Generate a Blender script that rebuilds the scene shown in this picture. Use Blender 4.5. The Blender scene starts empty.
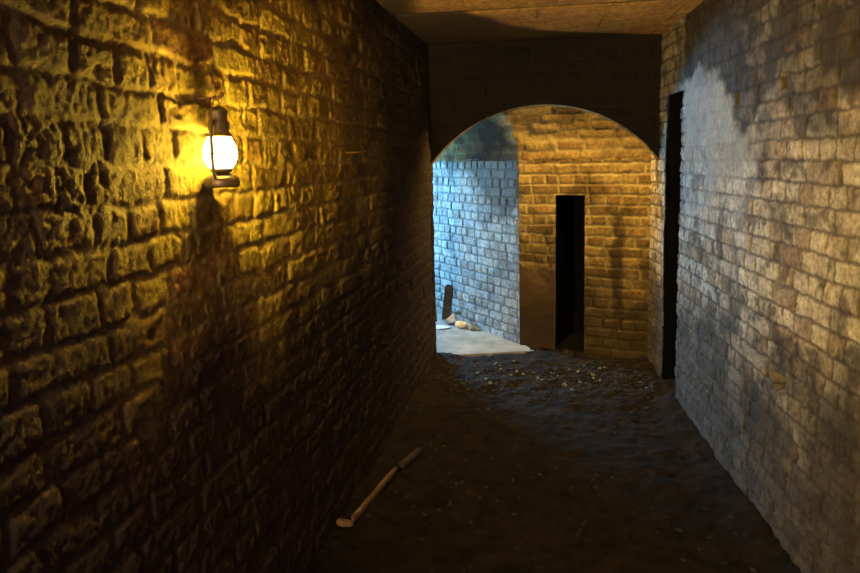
import bpy, bmesh, math, random
import numpy as np
from mathutils import Vector, Matrix

sc = bpy.context.scene
col = sc.collection
random.seed(7)

# ------------------------------------------------------------------ tagging
def tag(o, label, cat, group=None, kind=None):
    o['label'] = label
    o['category'] = cat
    if group: o['group'] = group
    if kind: o['kind'] = kind
    return o

def structure(o, label=None):
    o['kind'] = 'structure'
    if label: o['label'] = label
    return o

def link(name, me, mat, parent=None):
    o = bpy.data.objects.new(name, me)
    col.objects.link(o)
    if mat: me.materials.append(mat)
    if parent: o.parent = parent
    return o

def bm_obj(name, bm, mat, parent=None, smooth=True):
    me = bpy.data.meshes.new(name)
    bmesh.ops.recalc_face_normals(bm, faces=bm.faces)
    bm.to_mesh(me); bm.free()
    if smooth:
        for p in me.polygons: p.use_smooth = True
    return link(name, me, mat, parent)

# ------------------------------------------------------------------ noise (numpy)
def hsh(a, b, s=0):
    a = a.astype(np.int64); b = b.astype(np.int64)
    n = (a * 374761393 + b * 668265263 + s * 1274126177) & 0xffffffff
    n = ((n ^ (n >> 13)) * 1274126177) & 0xffffffff
    n = ((n ^ (n >> 15)) * 2246822519) & 0xffffffff
    return ((n ^ (n >> 16)) & 0xffffff) / float(0xffffff)

def vnoise(x, y, s=0):
    xi = np.floor(x); yi = np.floor(y)
    fx = x - xi; fy = y - yi
    fx = fx * fx * (3 - 2 * fx); fy = fy * fy * (3 - 2 * fy)
    a = hsh(xi, yi, s); b = hsh(xi + 1, yi, s); c = hsh(xi, yi + 1, s); d = hsh(xi + 1, yi + 1, s)
    return (a * (1 - fx) + b * fx) * (1 - fy) + (c * (1 - fx) + d * fx) * fy

def fbm(x, y, scale, octv=4, s=0):
    t = 0; amp = 1; tot = 0; f = 1.0 / scale
    for i in range(octv):
        t = t + amp * vnoise(x * f + 13.7 * i, y * f + 5.1 * i, s + i)
        tot += amp; amp *= .55; f *= 2.03
    return t / tot * 2 - 1          # about -1 .. 1

def sstep(a, b, x):
    t = np.clip((x - a) / (b - a), 0, 1)
    return t * t * (3 - 2 * t)

def bricks(U, V, course=.078, length=.235, joint=.011, soft=.012, radius=.014, seed=0,
           warp=.007, wob=.008, headers=True):
    """English-bond brick pattern. Returns profile 0..1, brick random, brick height random."""
    wu = fbm(U, V, .07, 3, seed + 50) * warp + fbm(U, V, .02, 2, seed + 52) * warp * .35
    wv = fbm(U, V, .07, 3, seed + 60) * warp + fbm(U, V, .02, 2, seed + 62) * warp * .35
    lw = fbm(U, V * .6, .7, 2, seed + 70) * wob
    v = V + wv + lw; u = U + wu
    row = np.floor(v / course); fv = v - row * course
    L = np.where((row % 2 == 0) | (not headers), length, length * .5)
    off = np.where(row % 2 == 0, 0., length * .25) + (hsh(row, row * 0, seed) - .5) * length * .3
    x = u + off
    k = np.floor(x / L)
    def edge(kk): return kk * L + (hsh(kk, row, seed + 1) - .5) * L * .22
    k = np.where(x < edge(k), k - 1, k)
    k = np.where(x >= edge(k + 1), k + 1, k)
    du = np.minimum(x - edge(k), edge(k + 1) - x) - joint * .5
    dv = np.minimum(fv, course - fv) - joint * .5
    a = np.maximum(radius - du, 0); b = np.maximum(radius - dv, 0)
    d = np.where((a > 0) | (b > 0), radius - np.sqrt(a * a + b * b), np.minimum(du, dv))
    prof = sstep(-.002, soft, d)
    return prof, hsh(k, row, seed + 5), hsh(k, row, seed + 9)

# ------------------------------------------------------------------ grid surfaces
def grid_obj(name, P, mat, attrs=None, mask=None, flip=False, parent=None):
    nu, nv, _ = P.shape
    me = bpy.data.meshes.new(name)
    idx = np.arange(nu * nv).reshape(nu, nv)
    q = np.stack([idx[:-1, :-1], idx[1:, :-1], idx[1:, 1:], idx[:-1, 1:]], -1)
    if flip: q = q[..., ::-1]
    if mask is not None: q = q[mask]
    q = q.reshape(-1, 4)
    used = np.unique(q)
    remap = np.full(nu * nv, -1); remap[used] = np.arange(len(used))
    q = remap[q]
    V = P.reshape(-1, 3)[used].astype(np.float32)
    me.vertices.add(len(V)); me.vertices.foreach_set('co', V.ravel())
    me.loops.add(q.size); me.loops.foreach_set('vertex_index', q.ravel().astype(np.int32))
    me.polygons.add(len(q))
    me.polygons.foreach_set('loop_start', np.arange(0, q.size, 4, dtype=np.int32))
    me.polygons.foreach_set('use_smooth', np.ones(len(q), dtype=bool))
    me.update(calc_edges=True)
    if attrs:
        for n, a in attrs.items():
            at = me.attributes.new(n, 'FLOAT', 'POINT')
            at.data.foreach_set('value', np.broadcast_to(a, (nu, nv)).reshape(-1)[used].astype(np.float32))
    return link(name, me, mat, parent)

def lin(a, b, step):
    return np.linspace(a, b, max(2, int(round((b - a) / step)) + 1))
def joinlin(*segs):
    out = []
    for i, s in enumerate(segs): out.append(s if i == 0 else s[1:])
    return np.concatenate(out)

# ------------------------------------------------------------------ materials
def new_mat(name):
    m = bpy.data.materials.new(name); m.use_nodes = True
    nt = m.node_tree; b = nt.nodes['Principled BSDF']
    return m, nt, b
def N(nt, t, **kw):
    n = nt.nodes.new(t)
    for k, v in kw.items(): setattr(n, k, v)
    return n
def attr(nt, name):
    n = N(nt, 'ShaderNodeAttribute'); n.attribute_name = name; return n.outputs['Fac']
def ramp(nt, fac, stops):
    r = N(nt, 'ShaderNodeValToRGB'); e = r.color_ramp.elements
    while len(e) < len(stops): e.new(.5)
    for i, (p, c) in enumerate(stops):
        e[i].position = p; e[i].color = (*c, 1)
    nt.links.new(fac, r.inputs[0]); return r.outputs[0]
def mix(nt, fac, a, b, mode='MIX'):
    m = N(nt, 'ShaderNodeMix', data_type='RGBA', blend_type=mode)
    for sock, v in ((m.inputs[0], fac), (m.inputs[6], a), (m.inputs[7], b)):
        if isinstance(v, (int, float)): sock.default_value = v
        elif isinstance(v, tuple): sock.default_value = (*v, 1)
        else: nt.links.new(v, sock)
    return m.outputs[2]
def noise(nt, scale, detail=4, rough=.6, vec=None):
    tc = N(nt, 'ShaderNodeTexCoord'); n = N(nt, 'ShaderNodeTexNoise')
    n.inputs['Scale'].default_value = scale; n.inputs['Detail'].default_value = detail
    n.inputs['Roughness'].default_value = rough
    nt.links.new(vec or tc.outputs['Object'], n.inputs['Vector'])
    return n.outputs['Fac']
def bump(nt, bsdf, h, strength, dist):
    b = N(nt, 'ShaderNodeBump'); b.inputs['Strength'].default_value = strength; b.inputs['Distance'].default_value = dist
    nt.links.new(h, b.inputs['Height']); nt.links.new(b.outputs[0], bsdf.inputs['Normal'])

def brick_mat(name, stops, mortar, stain_shade, rough=.8, spec=.25, patch=None):
    m, nt, b = new_mat(name)
    c = ramp(nt, attr(nt, 'bid'), stops)
    n1 = noise(nt, 9, 6); n2 = noise(nt, 42, 5, .7)
    c = mix(nt, .75, c, ramp(nt, n1, [(.25, (.35, .33, .32)), (.75, (1., 1., 1.))]), 'MULTIPLY')
    c = mix(nt, .9, c, ramp(nt, n2, [(.36, (.40, .38, .36)), (.62, (1., 1., 1.))]), 'MULTIPLY')
    c = mix(nt, attr(nt, 'mort'), c, mortar)
    if patch: c = mix(nt, attr(nt, 'patch'), c, patch)
    c = mix(nt, attr(nt, 'stain_shade'), c, stain_shade)  # this mask carries real stains and painted shade
    nt.links.new(c, b.inputs['Base Color'])
    b.inputs['Roughness'].default_value = rough
    b.inputs['Specular IOR Level'].default_value = spec
    bump(nt, b, noise(nt, 110, 6, .75), .8, .010)
    return m

def plain(name, c1, c2, scale=20, rough=.8, spec=.3, metal=0, bmp=.3, bscale=120, stretch=None):
    m, nt, b = new_mat(name)
    vec = None
    if stretch:
        tc = N(nt, 'ShaderNodeTexCoord'); mp = N(nt, 'ShaderNodeMapping'); mp.inputs['Scale'].default_value = stretch
        nt.links.new(tc.outputs['Object'], mp.inputs[0]); vec = mp.outputs[0]
    c = ramp(nt, noise(nt, scale, 6, .65, vec), [(.3, c1), (.7, c2)])
    nt.links.new(c, b.inputs['Base Color'])
    b.inputs['Roughness'].default_value = rough; b.inputs['Specular IOR Level'].default_value = spec
    b.inputs['Metallic'].default_value = metal
    bump(nt, b, noise(nt, bscale, 5, .7, vec), bmp, .006)
    return m

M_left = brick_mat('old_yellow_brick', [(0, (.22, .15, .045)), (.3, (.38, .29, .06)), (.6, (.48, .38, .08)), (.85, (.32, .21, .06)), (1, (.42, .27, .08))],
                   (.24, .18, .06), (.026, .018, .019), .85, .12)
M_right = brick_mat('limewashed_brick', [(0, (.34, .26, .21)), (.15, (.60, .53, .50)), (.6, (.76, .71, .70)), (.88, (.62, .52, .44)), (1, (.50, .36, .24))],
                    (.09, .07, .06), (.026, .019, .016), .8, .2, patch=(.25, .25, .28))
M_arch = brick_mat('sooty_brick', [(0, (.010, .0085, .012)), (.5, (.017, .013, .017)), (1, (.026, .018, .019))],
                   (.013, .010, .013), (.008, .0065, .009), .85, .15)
M_vault = brick_mat('warm_vault_brick', [(0, (.24, .15, .07)), (.35, (.42, .28, .11)), (.7, (.52, .38, .15)), (1, (.38, .22, .09))],
                    (.34, .27, .14), (.030, .021, .015), 1., .02, patch=(.13, .08, .05))
M_pass = brick_mat('pale_passage_brick', [(0, (.40, .42, .45)), (.4, (.62, .64, .66)), (.8, (.74, .76, .78)), (1, (.55, .50, .46))],
                   (.12, .13, .14), (.055, .042, .034), .8, .2)
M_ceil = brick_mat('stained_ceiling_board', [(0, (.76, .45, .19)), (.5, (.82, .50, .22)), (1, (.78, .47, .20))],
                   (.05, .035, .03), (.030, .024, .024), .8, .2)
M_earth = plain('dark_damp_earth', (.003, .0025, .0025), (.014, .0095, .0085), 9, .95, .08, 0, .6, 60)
M_slab = plain('pale_flagstone', (.10, .10, .10), (.24, .235, .23), 5, .8, .3, 0, .25, 50)
M_void = plain('doorway_shade', (.002, .002, .003), (.005, .005, .006), 3, 1., .0, 0, .3, 40)  # near-black colour stands in for the unlit inside of the doorways
M_iron = plain('dull_lantern_metal', (.10, .075, .035), (.19, .14, .06), 30, .45, .5, .6, .1, 150)
M_rust = plain('rusty_iron', (.10, .05, .03), (.24, .14, .08), 40, .6, .4, .4, .3, 120)
M_wood = plain('weathered_timber', (.07, .042, .026), (.17, .105, .062), 30, .75, .25, 0, .4, 90, (1, 1, 1))
M_wood_dark = plain('rotten_timber', (.020, .015, .013), (.055, .040, .030), 30, .8, .2, 0, .5, 90)
M_stone = plain('grey_rubble', (.05, .055, .045), (.15, .16, .125), 18, .85, .25, 0, .4, 80)
M_chip = plain('rubble_grit', (.010, .009, .008), (.032, .029, .025), 22, .85, .25, 0, .4, 80)
M_stone_brown = plain('brown_brick_rubble', (.10, .055, .04), (.26, .15, .11), 18, .85, .25, 0, .4, 80)
M_stone_pale = plain('pale_rubble', (.34, .34, .34), (.62, .62, .62), 18, .85, .25, 0, .4, 80)

def glow(name, colr, strength, clear):
    m, nt, b = new_mat(name); nt.nodes.remove(b)
    out = nt.nodes['Material Output']
    e = N(nt, 'ShaderNodeEmission'); e.inputs[0].default_value = (*colr, 1); e.inputs[1].default_value = strength
    t = N(nt, 'ShaderNodeBsdfTransparent'); ms = N(nt, 'ShaderNodeMixShader'); ms.inputs[0].default_value = clear
    nt.links.new(e.outputs[0], ms.inputs[1]); nt.links.new(t.outputs[0], ms.inputs[2]); nt.links.new(ms.outputs[0], out.inputs[0])
    return m
M_globe = glow('glowing_lamp_glass', (1, .90, .55), 7.0, .5)
M_flame = glow('lamp_flame', (1, .85, .5), 20.0, 0.5)

# ================================================================== SETTING
H = 2.27
XL = lambda Y: -.80 + .045 * (Y - 1.3)
XR = lambda Y: .95 - .035 * (Y - 2.5)
YA = 4.45           # face of the arch wall

# ---- left wall
u = joinlin(lin(-1.6, .5, .03), lin(.5, 2.3, .0042), lin(2.3, 4.50, .0075))
v = lin(-.05, H + .03, .0052)
U, V = np.meshgrid(u, v, indexing='ij')
prof, bid, bh = bricks(U, V, .079, .225, .008, .011, .014, 3, .013, .014)
worn = sstep(.05, .5, fbm(U, V, .45, 3, 21))
rg = .6 + .5 * sstep(-.25, .35, fbm(U, V, .30, 3, 23))
h = prof * (.005 + .005 * (bh - .4)) + fbm(U, V, .028, 4, 31) * .0034 * rg + fbm(U, V, .010, 3, 32) * .0036 * rg + fbm(U, V, .11, 3, 33) * .004 + fbm(U, V, .9, 2, 35) * .012
h -= sstep(.38, .62, fbm(U, V, .06, 3, 37)) * .006 * prof
gone = (bh > .965)
h -= gone * prof * .018
low_shade = sstep(1.38, .80, V + fbm(U, V, .3, 3, 41) * .30) * .95  # lantern fall-off low on the wall, painted as darker brick
dark = 1 - (1 - sstep(2.1, 3.5, U + fbm(U, V, .5, 3, 43) * .5) * .88) * (1 - sstep(1.42, .95, U + fbm(U, V, .3, 3, 44) * .25) * .90)  # far end: weak grazing light painted darker; near end darkened too
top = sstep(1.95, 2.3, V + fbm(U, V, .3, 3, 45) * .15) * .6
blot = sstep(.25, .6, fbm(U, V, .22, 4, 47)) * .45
stain_shade = 1 - (1 - low_shade) * (1 - dark) * (1 - top) * (1 - blot)
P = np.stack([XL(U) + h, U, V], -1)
structure(grid_obj('wall_left', P, M_left, dict(bid=bid, mort=1 - prof, stain_shade=stain_shade)))

# ---- right wall with a narrow doorway near its end
DY0, DY1, DZ = 3.92, 4.26, 1.86
u = joinlin(lin(-1.6, 1.5, .03), lin(1.5, DY0, .006), lin(DY0, DY1, .006), lin(DY1, 4.80, .006))
v = joinlin(lin(-.05, DZ, .0055), lin(DZ, H + .03, .0055))
U, V = np.meshgrid(u, v, indexing='ij')
prof, bid, bh = bricks(U, V, .077, .215, .006, .008, .010, 11, .009, .010)
h = prof * (.005 + .007 * (bh - .4) * sstep(4.3, 3.8, U)) + fbm(U, V, .025, 5, 131) * .008 + fbm(U, V, .16, 3, 133) * .005 + fbm(U, V, .9, 2, 135) * .008
for (yy, zz, w, hh) in ((2.58, 1.76, .022, .055), (2.05, 1.85, .02, .05), (2.49, .63, .05, .06), (3.05, 1.74, .02, .05)):
    h -= .05 * sstep(w * 1.2, w * .7, abs(U - yy)) * sstep(hh * .65, hh * .4, abs(V - zz))
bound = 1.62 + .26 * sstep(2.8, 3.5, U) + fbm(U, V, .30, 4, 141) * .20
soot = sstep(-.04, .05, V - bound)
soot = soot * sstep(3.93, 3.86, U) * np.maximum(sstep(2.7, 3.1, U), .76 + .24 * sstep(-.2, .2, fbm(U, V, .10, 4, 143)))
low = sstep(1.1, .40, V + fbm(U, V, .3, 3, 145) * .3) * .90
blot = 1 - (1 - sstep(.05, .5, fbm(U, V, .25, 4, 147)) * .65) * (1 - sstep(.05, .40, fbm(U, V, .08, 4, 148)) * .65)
flat_patch = sstep(2.80, 2.95, U + fbm(U, V, .12, 3, 151) * .08) * sstep(3.90, 3.80, U) * sstep(1.05, 1.65, V + fbm(U, V, .10, 4, 153) * .35) * (1 - soot) * .72  # flatter grey-blue area with faded brick joints
h = h * (1 - .7 * flat_patch) + .007 * flat_patch
stain_shade = 1 - (1 - soot * .93) * (1 - low) * (1 - blot * (1 - flat_patch))
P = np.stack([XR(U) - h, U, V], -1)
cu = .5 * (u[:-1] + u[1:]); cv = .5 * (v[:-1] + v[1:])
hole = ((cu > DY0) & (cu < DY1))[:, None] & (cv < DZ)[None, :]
structure(grid_obj('wall_right', P, M_right, dict(bid=bid, mort=(1 - prof) * .9 * (1 - flat_patch), stain_shade=stain_shade, patch=flat_patch), ~hole, True))

def recess(name, corners, depth_vec, z0, z1, mat):
    """dark doorway: two jambs, head, sill and the blocked end"""
    bm = bmesh.new()
    a, b = [Vector((*c, 0)) for c in corners]; d = Vector((*depth_vec, 0))
    def q(*ps): bm.faces.new([bm.verts.new(p) for p in ps])
    def z(p, h): return Vector((p.x, p.y, h))
    q(z(a, z0), z(a + d, z0), z(a + d, z1), z(a, z1))
    q(z(b, z0), z(b, z1), z(b + d, z1), z(b + d, z0))
    q(z(a, z1), z(a + d, z1), z(b + d, z1), z(b, z1))
    q(z(a, z0), z(b, z0), z(b + d, z0), z(a + d, z0))
    q(z(a + d, z0), z(b + d, z0), z(b + d, z1), z(a + d, z1))
    me = bpy.data.meshes.new(name); bm.to_mesh(me); bm.free()
    return structure(link(name, me, mat))
recess('door_1', ((XR(DY0) + .006, DY0), (XR(DY1) + .006, DY1)), (.8, 0), -.04, DZ, M_void)

# ---- ceiling: boards across the corridor, joints every metre, soot spreading from the left
u = lin(-1.0, 1.1, .012); v = joinlin(lin(-1.6, 2.8, .08), lin(2.8, YA + .15, .009))
U, V = np.meshgrid(u, v, indexing='ij')
jd = np.minimum(abs(V - 3.50), 9 + 0 * V)
jd = np.minimum(jd, np.minimum(abs(V - 2.6), abs(V - 1.7)))
joint = sstep(.034, .018, jd)
jx = np.minimum(abs((U + .05 + .02 * V) % .38 - .19), 9.)
hair = sstep(.006, .002, jx) * .5
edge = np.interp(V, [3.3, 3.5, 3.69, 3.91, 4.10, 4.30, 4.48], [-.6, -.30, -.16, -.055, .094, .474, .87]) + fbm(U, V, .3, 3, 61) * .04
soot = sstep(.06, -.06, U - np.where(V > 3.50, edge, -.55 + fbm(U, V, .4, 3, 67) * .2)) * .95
blot = sstep(.1, .6, fbm(U, V, .3, 4, 63)) * .25
P = np.stack([U, V, H + joint * .012 + hair * .003 + fbm(U, V, .08, 3, 65) * .002], -1)
structure(grid_obj('ceiling', P, M_ceil, dict(bid=hsh(np.floor((V - 3.5) / .9), np.floor(U / .4), 3), mort=np.maximum(joint, hair), stain_shade=1 - (1 - soot) * (1 - blot)), None, True))

# ---- arch wall at the end of the corridor
AX0, AX1, ASP, ACR = -.655, .885, 1.455, 1.847
ac = .5 * (AX0 + AX1); aw = .5 * (AX1 - AX0); ar = ACR - ASP
AR = (aw * aw + ar * ar) / (2 * ar); azc = ACR - AR
TH = .10
us = lin(AX0, AX1, .008)
zs = azc + np.sqrt(np.maximum(AR * AR - (us - ac) ** 2, 0))
t = np.linspace(0, 1, 110)
X = np.repeat(us[:, None], len(t), 1); Z = zs[:, None] + (H + .03 - zs[:, None]) * t[None, :]
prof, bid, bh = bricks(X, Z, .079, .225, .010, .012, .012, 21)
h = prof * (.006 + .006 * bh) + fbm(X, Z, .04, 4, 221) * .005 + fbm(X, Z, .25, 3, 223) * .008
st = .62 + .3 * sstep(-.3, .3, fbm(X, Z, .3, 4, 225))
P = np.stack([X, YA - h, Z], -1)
structure(grid_obj('wall_back', P, M_arch, dict(bid=bid, mort=1 - prof, stain_shade=st)))
# underside of the arch and the left jamb
ang = math.asin(aw / AR)
a = np.linspace(-ang, ang, 150); y = lin(YA - .012, YA + TH, .01)
A, Y = np.meshgrid(a, y, indexing='ij')
r = AR + .004 * fbm(A * AR, Y, .05, 3, 231) * sstep(YA - .005, YA + .02, Y)
bidv = hsh(np.floor(A * AR / .075), np.floor(Y / .5), 4)
mj = sstep(.010, .004, abs((A * AR) % .075 - .0375 + .0375 - .0375) * 0 + np.minimum((A * AR) % .075, .075 - (A * AR) % .075))
P = np.stack([ac + r * np.sin(A), Y, azc + r * np.cos(A)], -1)
structure(grid_obj('trim_1', P, M_vault, dict(bid=bidv, mort=mj, stain_shade=.15 + 0 * A, patch=0 * A), None, True))
z = lin(-.05, ASP + .01, .012); y = lin(YA - .012, YA + TH, .01)
Y, Z = np.meshgrid(y, z, indexing='ij')
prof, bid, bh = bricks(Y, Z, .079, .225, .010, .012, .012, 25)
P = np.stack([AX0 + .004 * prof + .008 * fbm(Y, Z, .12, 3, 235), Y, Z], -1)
structure(grid_obj('trim_2', P, M_arch, dict(bid=bid, mort=1 - prof, stain_shade=.4 + 0 * Y), None, False))
# short return closing the gap between the left wall and the jamb
x = lin(-.80, AX0 + .003, .012); z = lin(-.05, H + .03, .012)
X, Z = np.meshgrid(x, z, indexing='ij')
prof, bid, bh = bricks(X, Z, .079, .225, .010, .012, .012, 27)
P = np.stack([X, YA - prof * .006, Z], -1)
structure(grid_obj('wall_back_return', P, M_arch, dict(bid=bid, mort=1 - prof, stain_shade=.5 + 0 * X)))

# ---- vaulted cross passage beyond the arch
P0 = np.array([1.05, 4.594]); P1 = np.array([-.046, 5.025]); dC = np.array([-.618, .786]); P2 = P1 + 3.0 * dC
dB = (P1 - P0) / np.linalg.norm(P1 - P0); LB = np.linalg.norm(P1 - P0)
nB = np.array([dB[1], -dB[0]]); nB = nB if nB[1] < 0 else -nB
nC = np.array([-dC[1], dC[0]]); nC = nC if nC[1] < 0 else -nC
mit = (nB + nC) / (1 + nB @ nC)
SPR = 1.47
# wall facing the corridor, with a doorway
sb = lambda x: (1.05 - x) / (1.05 + .046) * LB
D0, D1, D2Z = sb(.438), sb(.229), 1.21
u = joinlin(lin(0, D0, .006), lin(D0, D1, .006), lin(D1, LB, .006)); v = joinlin(lin(-.05, D2Z, .006), lin(D2Z, SPR + .02, .006))
U, V = np.meshgrid(u, v, indexing='ij')
prof, bid, bh = bricks(U, V, .076, .225, .010, .010, .012, 33)
fade = np.ones_like(U)
plaster = sstep(D1 - .02, D1 + .02, U) * sstep(.66, .62, V + fbm(U, V, .1, 3, 331) * .02)
prof2 = prof * (1 - plaster) + plaster
h = prof2 * (.007 + .006 * bh * (1 - plaster)) + fbm(U, V, .04, 4, 333) * .004 + fbm(U, V, .2, 3, 335) * .005
streak = sstep(.055, .02, abs(U - sb(.66) + fbm(V, U, .3, 3, 341) * .05)) * sstep(1.25, .9, V) * sstep(.1, .3, V) * .8
low = sstep(1.05, .25, V + fbm(U, V, .25, 3, 343) * .40) * .90
blot = 1 - (1 - sstep(.0, .5, fbm(U, V, .2, 4, 345)) * .6) * (1 - sstep(.1, .5, fbm(U, V, .07, 4, 347)) * .5)
stain_shade = 1 - (1 - streak) * (1 - low) * (1 - blot)
XY = P0[None, None, :] + U[..., None] * dB + h[..., None] * nB
P = np.concatenate([XY, V[..., None]], -1)
cu = .5 * (u[:-1] + u[1:]); cv = .5 * (v[:-1] + v[1:])
hole = ((cu > D0) & (cu < D1))[:, None] & (cv < D2Z)[None, :]
structure(grid_obj('wall_far', P, M_vault, dict(bid=bid, mort=(1 - prof2) * .9, stain_shade=stain_shade, patch=plaster), ~hole, True))
ca, cb = P0 + D0 * dB - .004 * nB, P0 + D1 * dB - .004 * nB
recess('door_2', (tuple(ca), tuple(cb)), tuple(-.45 * nB), .032, D2Z, M_void)
# wall turning away to the left, lit by daylight
u = lin(0, 3.0, .0065); v = lin(-.05, SPR + .02, .0065)
U, V = np.meshgrid(u, v, indexing='ij')
prof, bid, bh = bricks(U, V, .074, .20, .008, .008, .010, 37, .008, .010)
h = prof * (.005 + .006 * (bh - .3)) + fbm(U, V, .04, 4, 373) * .004 + fbm(U, V, .3, 3, 375) * .008
h = h * sstep(-.01, .03, U)
dirt = sstep(.85, 1.1, V + fbm(U, V, .25, 4, 377) * .35 - .55 * sstep(.35, 1.0, U)) * .85  # upper part near the corner: lack of daylight painted as darker brick
blot = sstep(.15, .6, fbm(U, V, .25, 4, 379)) * .55
XY = P1[None, None, :] + U[..., None] * dC + h[..., None] * nC
P = np.concatenate([XY, V[..., None]], -1)
structure(grid_obj('wall_passage', P, M_pass, dict(bid=bid, mort=(1 - prof) * .9, stain_shade=1 - (1 - dirt) * (1 - blot)), None, True))
# left side of that passage (out of view, keeps the daylight to its opening)
Q0 = P1 + 1.30 * nC + .30 * dC
u = lin(0, 2.7, .02); v = lin(-.05, 2.05, .02)
U, V = np.meshgrid(u, v, indexing='ij')
prof, bid, bh = bricks(U, V, seed=39)
XY = Q0[None, None, :] + U[..., None] * dC - (prof * .008)[..., None] * nC
structure(grid_obj('wall_passage_left', np.concatenate([XY, V[..., None]], -1), M_pass, dict(bid=bid, mort=1 - prof, stain_shade=.3 + 0 * U)))
# vault: quarter-elliptic haunch rising from the walls to a flat crown
ang = np.linspace(0, math.pi / 2, 56)
pn = np.concatenate([.55 * (1 - np.cos(ang)), lin(.57, 1.35, .04)])
pz = np.concatenate([SPR + .50 * np.sin(ang), np.full(len(lin(.57, 1.35, .04)), SPR + .50)])
arc = np.concatenate([[0], np.cumsum(np.hypot(np.diff(pn), np.diff(pz)))])
s = joinlin(lin(0, LB, .008), lin(LB, LB + 3.0, .012))
S, K = np.meshgrid(s, np.arange(len(pn)), indexing='ij')
ARC = arc[K]; nn = pn[K]; zz = pz[K]
prof, bid, bh = bricks(S + .06 * np.sin(ARC * 3), ARC, .076, .235, .010, .010, .010, 43, .010, .008, False)
h = prof * (.010 + .012 * bh) + fbm(S, ARC, .05, 4, 431) * .006 - (bh < .12) * prof * .010
h = h * (1 - .7 * sstep(LB - .1, LB + .2, S))
nn = nn + h * np.cos(np.clip(ARC / .8, 0, 1) * math.pi / 2); zz = zz - h * np.sin(np.clip(ARC / .8, 0, 1) * math.pi / 2)
tB = np.clip(S / LB, 0, 1)[..., None]; tC = np.clip((S - LB) / 3.0, 0, 1)[..., None]
n3 = nn[..., None]
A0 = P0 + n3 * nB; A1 = P1 + n3 * mit; A2 = P2 + n3 * nC
XY = np.where((S <= LB)[..., None], A0 * (1 - tB) + A1 * tB, A1 * (1 - tC) + A2 * tC)
stain_shade = sstep(LB - .10, LB + .25, S + fbm(S, ARC, .3, 3, 433) * .2) * (.90 - .5 * sstep(LB + .5, LB + 1.0, S)) + sstep(.05, .55, fbm(S, ARC, .22, 4, 435)) * .4  # vault past the corner coloured darker to keep its daylight dim; random blotches
P = np.concatenate([XY, zz[..., None]], -1)
yc = .25 * (P[:-1, :-1, 1] + P[1:, :-1, 1] + P[1:, 1:, 1] + P[:-1, 1:, 1]); xc = P[:-1, :-1, 0]
keep = (yc > YA + .06) | (xc < -.80)
structure(grid_obj('ceiling_vault', P, M_vault, dict(bid=bid, mort=(1 - prof) * .9, stain_shade=np.clip(stain_shade, 0, 1), patch=0 * S), keep))

# ---- floors
def slab_edge(x): return 4.845 + .245 * (x + .02)          # front edge of the pale flagstones
def floor_h(x, y):
    base = fbm(x, y, .5, 3, 81) * .018 + fbm(x, y, .12, 3, 83) * .010 + fbm(x, y, .04, 3, 85) * .010
    bank = .07 * sstep(.26, .0, x - XL(y)) + .035 * sstep(.16, 0, XR(y) - x)
    ridge = (.012 + .02 * fbm(x, y, .1, 3, 87)) * sstep(3.75, 4.05, y + fbm(x, y * 0, .4, 2, 89) * .1)
    cut = -.11 * sstep(-.02, .05, y - slab_edge(x)) * sstep(.05, -.05, x)
    return base + bank * (.8 + .6 * fbm(x, y, .15, 3, 91)) + ridge * sstep(-.02, -.10, y - slab_edge(x) - 10 * sstep(0, .1, x)) + cut
x = lin(-.95, 1.15, .011); y = joinlin(lin(-1.6, 1.8, .05), lin(1.8, 5.3, .012))
X, Y = np.meshgrid(x, y, indexing='ij')
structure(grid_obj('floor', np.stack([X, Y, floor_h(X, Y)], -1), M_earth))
bm = bmesh.new()
pts = [(-3.2, 4.07), (-.02, 4.845), (.06, 4.87), (-.03, 5.07), (-2.4, 8.0), (-3.6, 8.0)]
f = bm.faces.new([bm.verts.new((a, b, .012)) for a, b in pts])
ex = bmesh.ops.extrude_face_region(bm, geom=[f])
bmesh.ops.translate(bm, verts=[g for g in ex['geom'] if isinstance(g, bmesh.types.BMVert)], vec=(0, 0, -.07))
structure(bm_obj('floor_passage', bm, M_slab, None, False))

# ================================================================== THINGS
def lathe(bm, prof, seg=32, c=(0, 0, 0)):
    rings = []
    for r, z in prof:
        rings.append([bm.verts.new((c[0] + r * math.cos(2 * math.pi * i / seg), c[1] + r * math.sin(2 * math.pi * i / seg), c[2] + z)) for i in range(seg)])
    for a, b in zip(rings, rings[1:]):
        for i in range(seg): bm.faces.new((a[i], a[(i + 1) % seg], b[(i + 1) % seg], b[i]))
    if prof[0][0] > 1e-4: bm.faces.new(rings[0][::-1])
    if prof[-1][0] > 1e-4: bm.faces.new(rings[-1])

def tube(bm, pts, r, seg=10):
    pts = [Vector(p) for p in pts]; rings = []
    rr = r if isinstance(r, (list, tuple)) else [r] * len(pts)
    for i, p in enumerate(pts):
        t = (pts[min(i + 1, len(pts) - 1)] - pts[max(i - 1, 0)]).normalized()
        a = t.cross(Vector((0, 0, 1)) if abs(t.z) < .95 else Vector((1, 0, 0))).normalized(); b = t.cross(a)
        rings.append([bm.verts.new(p + rr[i] * (math.cos(2 * math.pi * k / seg) * a + math.sin(2 * math.pi * k / seg) * b)) for k in range(seg)])
    for a, b in zip(rings, rings[1:]):
        for k in range(seg): bm.faces.new((a[k], a[(k + 1) % seg], b[(k + 1) % seg], b[k]))
    bm.faces.new(rings[0][::-1]); bm.faces.new(rings[-1])

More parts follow.
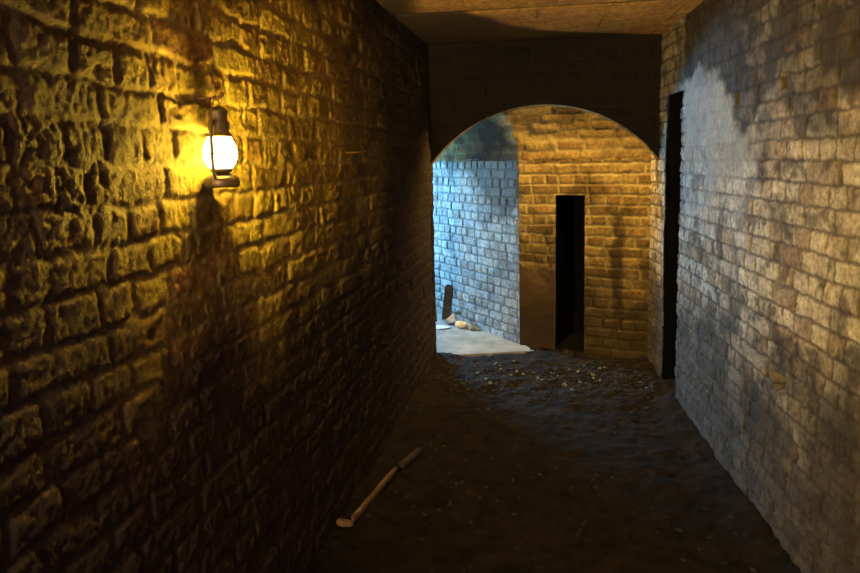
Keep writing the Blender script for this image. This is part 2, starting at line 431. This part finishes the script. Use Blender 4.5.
def curve_pts(ctrl, n=24):
    """Catmull-Rom through the control points"""
    c = [Vector(p) for p in ctrl]; c = [2 * c[0] - c[1]] + c + [2 * c[-1] - c[-2]]; out = []
    for i in range(1, len(c) - 2):
        for k in range(n):
            t = k / n; p0, p1, p2, p3 = c[i - 1:i + 3]
            out.append(.5 * ((2 * p1) + (-p0 + p2) * t + (2 * p0 - 5 * p1 + 4 * p2 - p3) * t * t + (-p0 + 3 * p1 - 3 * p2 + p3) * t ** 3))
    out.append(c[-2]); return out

# ---- hurricane lantern on the left wall
LX, LY, LZ = -.742, 1.497, 1.443
lan = bpy.data.objects.new('hurricane_lantern', None); col.objects.link(lan)
lan.location = (LX, LY, LZ); lan.rotation_euler = (0, 0, 0)
lan.scale = (1.05, 1.05, 1.05)
tag(lan, 'lit hurricane lantern hanging on the rough brick left wall', 'lantern')
bm = bmesh.new()
lathe(bm, [(.0385, 0), (.041, .003), (.041, .016), (.039, .021), (.033, .025), (.030, .027), (.018, .030), (.016, .034)])
bm_obj('fuel_tank', bm, M_iron, lan)
bm = bmesh.new(); lathe(bm, [(.017, .033), (.024, .036), (.026, .041), (.020, .045), (.012, .048), (.008, .050)])
bm_obj('burner', bm, M_iron, lan)
bm = bmesh.new()
lathe(bm, [(.024, .043), (.032, .052), (.038, .066), (.0395, .079), (.037, .095), (.030, .110), (.025, .119)])
bm_obj('glass_globe', bm, M_globe, lan)
bm = bmesh.new(); lathe(bm, [(.0005, .050), (.004, .055), (.0055, .062), (.004, .070), (.0005, .082)], 16)
bm_obj('flame', bm, M_flame, lan)
bm = bmesh.new()
lathe(bm, [(.027, .117), (.029, .121), (.024, .127), (.022, .130), (.025, .134), (.025, .150), (.021, .155), (.021, .170), (.023, .173), (.020, .180), (.010, .186), (.0005, .188)])
bm_obj('chimney_cap', bm, M_iron, lan)
vd = Vector((LX, LY, 0)).normalized(); side = Vector((vd.y, -vd.x, 0))
axis = (-vd * .93 - side * .36).normalized()
for sgn in (1, -1):
    a = axis * sgn; bm = bmesh.new()
    tube(bm, curve_pts([a * .030 + Vector((0, 0, .016)), a * .043 + Vector((0, 0, .028)), a * .0485 + Vector((0, 0, .055)), a * .0485 + Vector((0, 0, .105)), a * .044 + Vector((0, 0, .138)), a * .024 + Vector((0, 0, .152))]), .0036)
    bm_obj('side_tube', bm, M_iron, lan)
bm = bmesh.new()
tube(bm, [Vector((.0445 * math.cos(i * math.pi / 12), 0, .078)) + Vector((0, .0445 * math.sin(i * math.pi / 12), 0)) for i in range(25)], .0013, 8)
bm_obj('guard_wire', bm, M_iron, lan)
bm = bmesh.new()
hk = Vector((-.004, 0, .212))
tube(bm, curve_pts([axis * .046 + Vector((0, 0, .125)), axis * .036 + Vector((0, 0, .175)), hk + axis * .006 + Vector((0, 0, -.004)), hk + Vector((0, 0, .001)), hk - axis * .006 + Vector((0, 0, -.004)), -axis * .036 + Vector((0, 0, .175)), -axis * .046 + Vector((0, 0, .125))], 10), .0016, 8)
bm_obj('bail_handle', bm, M_iron, lan)
# nail the lantern hangs from
nl = bmesh.new()
tube(nl, [(-.03, 0, 0), (.052, 0, .002), (.060, 0, .004), (.066, 0, .012)], [.003, .003, .003, .003], 10)
o = bm_obj('nail', nl, M_rust); o.location = (XL(LY) , LY, LZ + .216)
tag(o, 'rusty iron nail in the left wall holding up the lantern', 'nail')
# bent nail further along
nl = bmesh.new()
tube(nl, curve_pts([(-.03, 0, 0), (.03, .01, 0), (.05, .06, .004), (.052, .12, .008)], 8), .0028, 8)
o = bm_obj('bent_nail', nl, M_rust); o.location = (XL(2.62) + .01, 2.60, 1.535)
tag(o, 'thin bent nail sticking out of the dim left wall', 'nail')

# ---- timber on the floor along the left wall
def zf(x, y): return float(floor_h(np.array([[x]]), np.array([[y]]))[0, 0])
def timber(name, a, b, w, t, mat, seed):
    rnd = random.Random(seed); bm = bmesh.new()
    a = Vector(a); b = Vector(b); d = (b - a); L = d.length; n = max(6, int(L / .03)); rings = []
    for i in range(n + 1):
        x = L * i / n; j = lambda k: (rnd.random() - .5) * k
        sh = .6 if i == n else 1
        ring = [(x + (j(.02) if i in (0, n) else 0), sy * w / 2 * sh + j(.004), sz * t / 2 * sh + j(.003)) for sy, sz in ((-1, -1), (1, -1), (1, 1), (-1, 1))]
        rings.append([bm.verts.new(p) for p in ring])
    for p, q in zip(rings, rings[1:]):
        for k in range(4): bm.faces.new((p[k], p[(k + 1) % 4], q[(k + 1) % 4], q[k]))
    bm.faces.new(rings[0][::-1]); bm.faces.new(rings[-1])
    bmesh.ops.bevel(bm, geom=[e for e in bm.edges if abs((e.verts[0].co - e.verts[1].co).normalized().x) > .9], offset=.003, segments=2, affect='EDGES')
    o = bm_obj(name, bm, mat, None, False)
    q = d.to_track_quat('X', 'Z'); o.rotation_mode = 'QUATERNION'; o.rotation_quaternion = q; o.location = a
    return o
def on_floor(x, y, up): return (x, y, zf(x, y) + up)
tag(timber('timber_batten', on_floor(-.690, 2.345, .022), on_floor(-.605, 2.80, .026), .019, .022, M_wood, 1),
    'pale splintered timber batten lying on the dark floor by the left wall', 'plank')
tag(timber('timber_offcut', on_floor(-.745, 2.30, .016), on_floor(-.685, 2.305, .016), .024, .020, M_wood, 2),
    'short broken timber offcut lying across the near end of the batten', 'plank')
tag(timber('rotten_board', on_floor(-.596, 2.88, .02), on_floor(-.535, 3.08, .02), .030, .022, M_wood_dark, 3),
    'dark rotten board on the floor beyond the pale batten', 'plank')

# ---- stones
def rock(name, r, mat, seed, flat=.6):
    rnd = random.Random(seed); bm = bmesh.new()
    bmesh.ops.create_icosphere(bm, subdivisions=2, radius=1)
    ds = [Vector((rnd.gauss(0, 1), rnd.gauss(0, 1), rnd.gauss(0, 1))).normalized() for _ in range(14)]
    hs = [rnd.uniform(.42, .72) for _ in ds]
    for v in bm.verts:
        for d, hh in zip(ds, hs):
            k = v.co.dot(d) - hh
            if k > 0: v.co -= d * k
        v.co.x *= r * 1.2; v.co.y *= r; v.co.z *= r * flat
    return bm_obj(name, bm, mat, None, False)
protos = [rock('rubble_stone', 1, M_stone, 100 + i, .6) for i in range(4)]
rnd = random.Random(5); placed = []
lab = 'small grey rubble stone on the dirt ridge under the arch'
n = 0; tries = 0
while n < 34 and tries < 4000:
    tries += 1
    x = rnd.gauss(.12, .30); y = rnd.gauss(4.28, .16); r = rnd.uniform(.008, .021)
    if not (-.58 < x < .78 and 3.95 < y < 4.62) or any(math.hypot(x - a, y - b) < r * 1.3 + c * 1.3 for a, b, c in placed): continue
    src = protos[n % 4]
    o = src if n < 4 else src.copy()
    if n >= 4: col.objects.link(o)
    o.scale = (r, r, r); o.rotation_euler = (rnd.uniform(-.2, .2), rnd.uniform(-.2, .2), rnd.uniform(0, 6))
    o.location = (x, y, zf(x, y) + r * .30)
    tag(o, lab, 'stone', 'rubble stones under the arch')
    placed.append((x, y, r)); n += 1
# loose grit over the dirt: past counting
bm = bmesh.new(); rnd = random.Random(9)
for i in range(900):
    if i < 700: x = rnd.uniform(-.60, .82); y = rnd.gauss(4.25, .22)
    else: x = rnd.uniform(-.68, .88); y = rnd.uniform(2.0, 4.4)
    if y > slab_edge(x) - .05 or y < 1.9 or not (-.66 < x < XR(y) - .03): continue
    r = rnd.uniform(.003, .010); m = Matrix.Translation((x, y, zf(x, y) + r * .3)) @ Matrix.Rotation(rnd.uniform(0, 6), 4, 'Z') @ Matrix.Diagonal((r * 1.5, r, r * .7, 1))
    bmesh.ops.create_icosphere(bm, subdivisions=1, radius=1, matrix=m)
o = bm_obj('grit', bm, M_chip, None, False)
tag(o, 'loose grit and brick crumbs scattered over the dirt floor', 'grit', None, 'stuff')

# ---- debris at the foot of the daylit passage wall
def passage(s, nrm, z=0): p = P1 + s * dC + nrm * nC; return (float(p[0]), float(p[1]), z)
def pz_(x): return .012
tag(timber('broken_board', passage(.97, .10, .03), passage(1.02, .030, .34), .085, .018, M_wood_dark, 11), 'dark broken board leaning upright on the blue-lit brick wall', 'plank')
tag(timber('splintered_lath', passage(1.00, .20, .026), passage(1.30, .045, .26), .036, .016, M_wood_dark, 12), 'dark splintered lath leaning left of the upright broken board', 'plank')
dbg = [('loose_brick', 1.02, .275, .045, M_stone_brown, 200, .6, 'brown broken brick in front of the leaning lath', 0),
       ('rubble_block', .860, .105, .075, M_stone_pale, 201, .9, 'tall pale rubble block against the wall just right of the upright board', 0),
       ('rubble_block', .71, .090, .070, M_stone_pale, 202, .75, 'second pale rubble block right of the upright board', 0),
       ('rubble_block', .57, .060, .044, M_stone, 203, .8, 'small grey rubble block, rightmost of the passage debris', 0),
       ('rubble_block', .93, .36, .056, M_stone_pale, 204, .6, 'pale rubble block nearest the left jamb of the arch', 0),
       ('stone_flake', .78, .27, .080, M_stone_pale, 205, .22, 'flat pale stone flake lying in front of the passage debris', 0),
       ('rubble_block', .80, .065, .045, M_stone, 206, .7, 'grey rubble block perched on top of the pale blocks by the wall', .095)]
for nme, s, nn_, r, mt, sd, fl, lb, up_ in dbg:
    o = rock(nme, r, mt, sd, fl); p = passage(s, nn_)
    o.location = (p[0], p[1], .012 + r * fl * .50 + up_); o.rotation_euler = (0, 0, sd * 1.7)
    tag(o, lb, 'stone')

# ================================================================== LIGHT
def lamp(name, kind, loc, energy, color, **kw):
    l = bpy.data.lights.new(name, kind); l.energy = energy; l.color = color
    for k, v_ in kw.items(): setattr(l, k, v_)
    o = bpy.data.objects.new(name, l); col.objects.link(o); o.location = loc
    return o
def falloff(o, strength, smooth, quad=0.):
    l = o.data; l.use_nodes = True; nt = l.node_tree
    e = nt.nodes['Emission']; fo = nt.nodes.new('ShaderNodeLightFalloff')
    fo.inputs['Strength'].default_value = strength; fo.inputs['Smooth'].default_value = smooth
    f2 = nt.nodes.new('ShaderNodeLightFalloff'); f2.inputs['Strength'].default_value = quad; f2.inputs['Smooth'].default_value = smooth
    ad = nt.nodes.new('ShaderNodeMath'); ad.operation = 'ADD'
    nt.links.new(fo.outputs['Linear'], ad.inputs[0]); nt.links.new(f2.outputs['Quadratic'], ad.inputs[1])
    nt.links.new(ad.outputs[0], e.inputs['Strength'])
AMB = (1., .64, .06)
o = lamp('lantern_flame_light', 'POINT', (LX, LY, LZ + .064), 1.0, AMB, shadow_soft_size=.026)
falloff(o, 115.0, .06, 135.0)

# daylight reaching the passage from its far end
dl = P1 + 2.75 * dC + .62 * nC
o = lamp('passage_daylight', 'AREA', (float(dl[0]), float(dl[1]), 1.22), 210, (.24, .64, 1.), shape='RECTANGLE', size=.8, size_y=.5)
o.rotation_euler = Vector((-.618, .786, .03)).to_track_quat('Z', 'Y').to_euler()
# added warm fill lights: one behind the camera, one hidden behind the arch crown
o = lamp('fill_behind_camera', 'POINT', (-.78, -.25, 1.50), 1.0, (1., .70, .34), shadow_soft_size=.04)
falloff(o, 52.0, .1)
o = lamp('fill_behind_arch', 'POINT', (.30, 4.580, 1.885), 1.0, (1., .62, .14), shadow_soft_size=.03)
falloff(o, 100.0, .25)
# weak purple-tinted fill light added behind the camera
o = lamp('fill_from_back', 'AREA', (.15, -1.45, 1.45), 8.0, (.98, .70, 1.), shape='RECTANGLE', size=1.2, size_y=1.6)
o.rotation_euler = Vector((0, -1, 0)).to_track_quat('Z', 'Y').to_euler()

w = bpy.data.worlds.new('dusk'); sc.world = w; w.use_nodes = True
w.node_tree.nodes['Background'].inputs[0].default_value = (.5, .5, .8, 1)
w.node_tree.nodes['Background'].inputs[1].default_value = .02

# ================================================================== CAMERA
FPX = 640.; pit = math.radians(7.); rho = math.radians(1.3)
VX, VY = 95., 157.          # vanishing point of the corridor: right of centre, row
b_ = FPX * math.tan(pit); a_ = (VX + math.sin(rho) * b_) / math.cos(rho)
cy = VY + math.sin(rho) * a_ + math.cos(rho) * b_
th = math.atan(a_ / FPX * math.cos(pit))
fw = Vector((-math.sin(th) * math.cos(pit), math.cos(th) * math.cos(pit), -math.sin(pit)))
r0 = Vector((math.cos(th), math.sin(th), 0)); u0 = r0.cross(fw)
rt = math.cos(rho) * r0 - math.sin(rho) * u0; up = math.sin(rho) * r0 + math.cos(rho) * u0
cam = bpy.data.cameras.new('camera'); co = bpy.data.objects.new('camera', cam); col.objects.link(co)
co.matrix_world = Matrix(((rt.x, up.x, -fw.x, 0), (rt.y, up.y, -fw.y, 0), (rt.z, up.z, -fw.z, 1.5), (0, 0, 0, 1)))
cam.sensor_fit = 'HORIZONTAL'; cam.sensor_width = 36; cam.lens = FPX / 860 * 36
cam.shift_y = -(286.5 - cy) / 860
cam.clip_start = .02
sc.camera = co

sc.view_settings.view_transform = 'Standard'; sc.view_settings.look = 'None'
sc.view_settings.exposure = 0.3; sc.view_settings.gamma = 1
sc.cycles.use_denoising = True
sc.cycles.max_bounces = 6; sc.cycles.diffuse_bounces = 4
sc.cycles.sample_clamp_indirect = 4
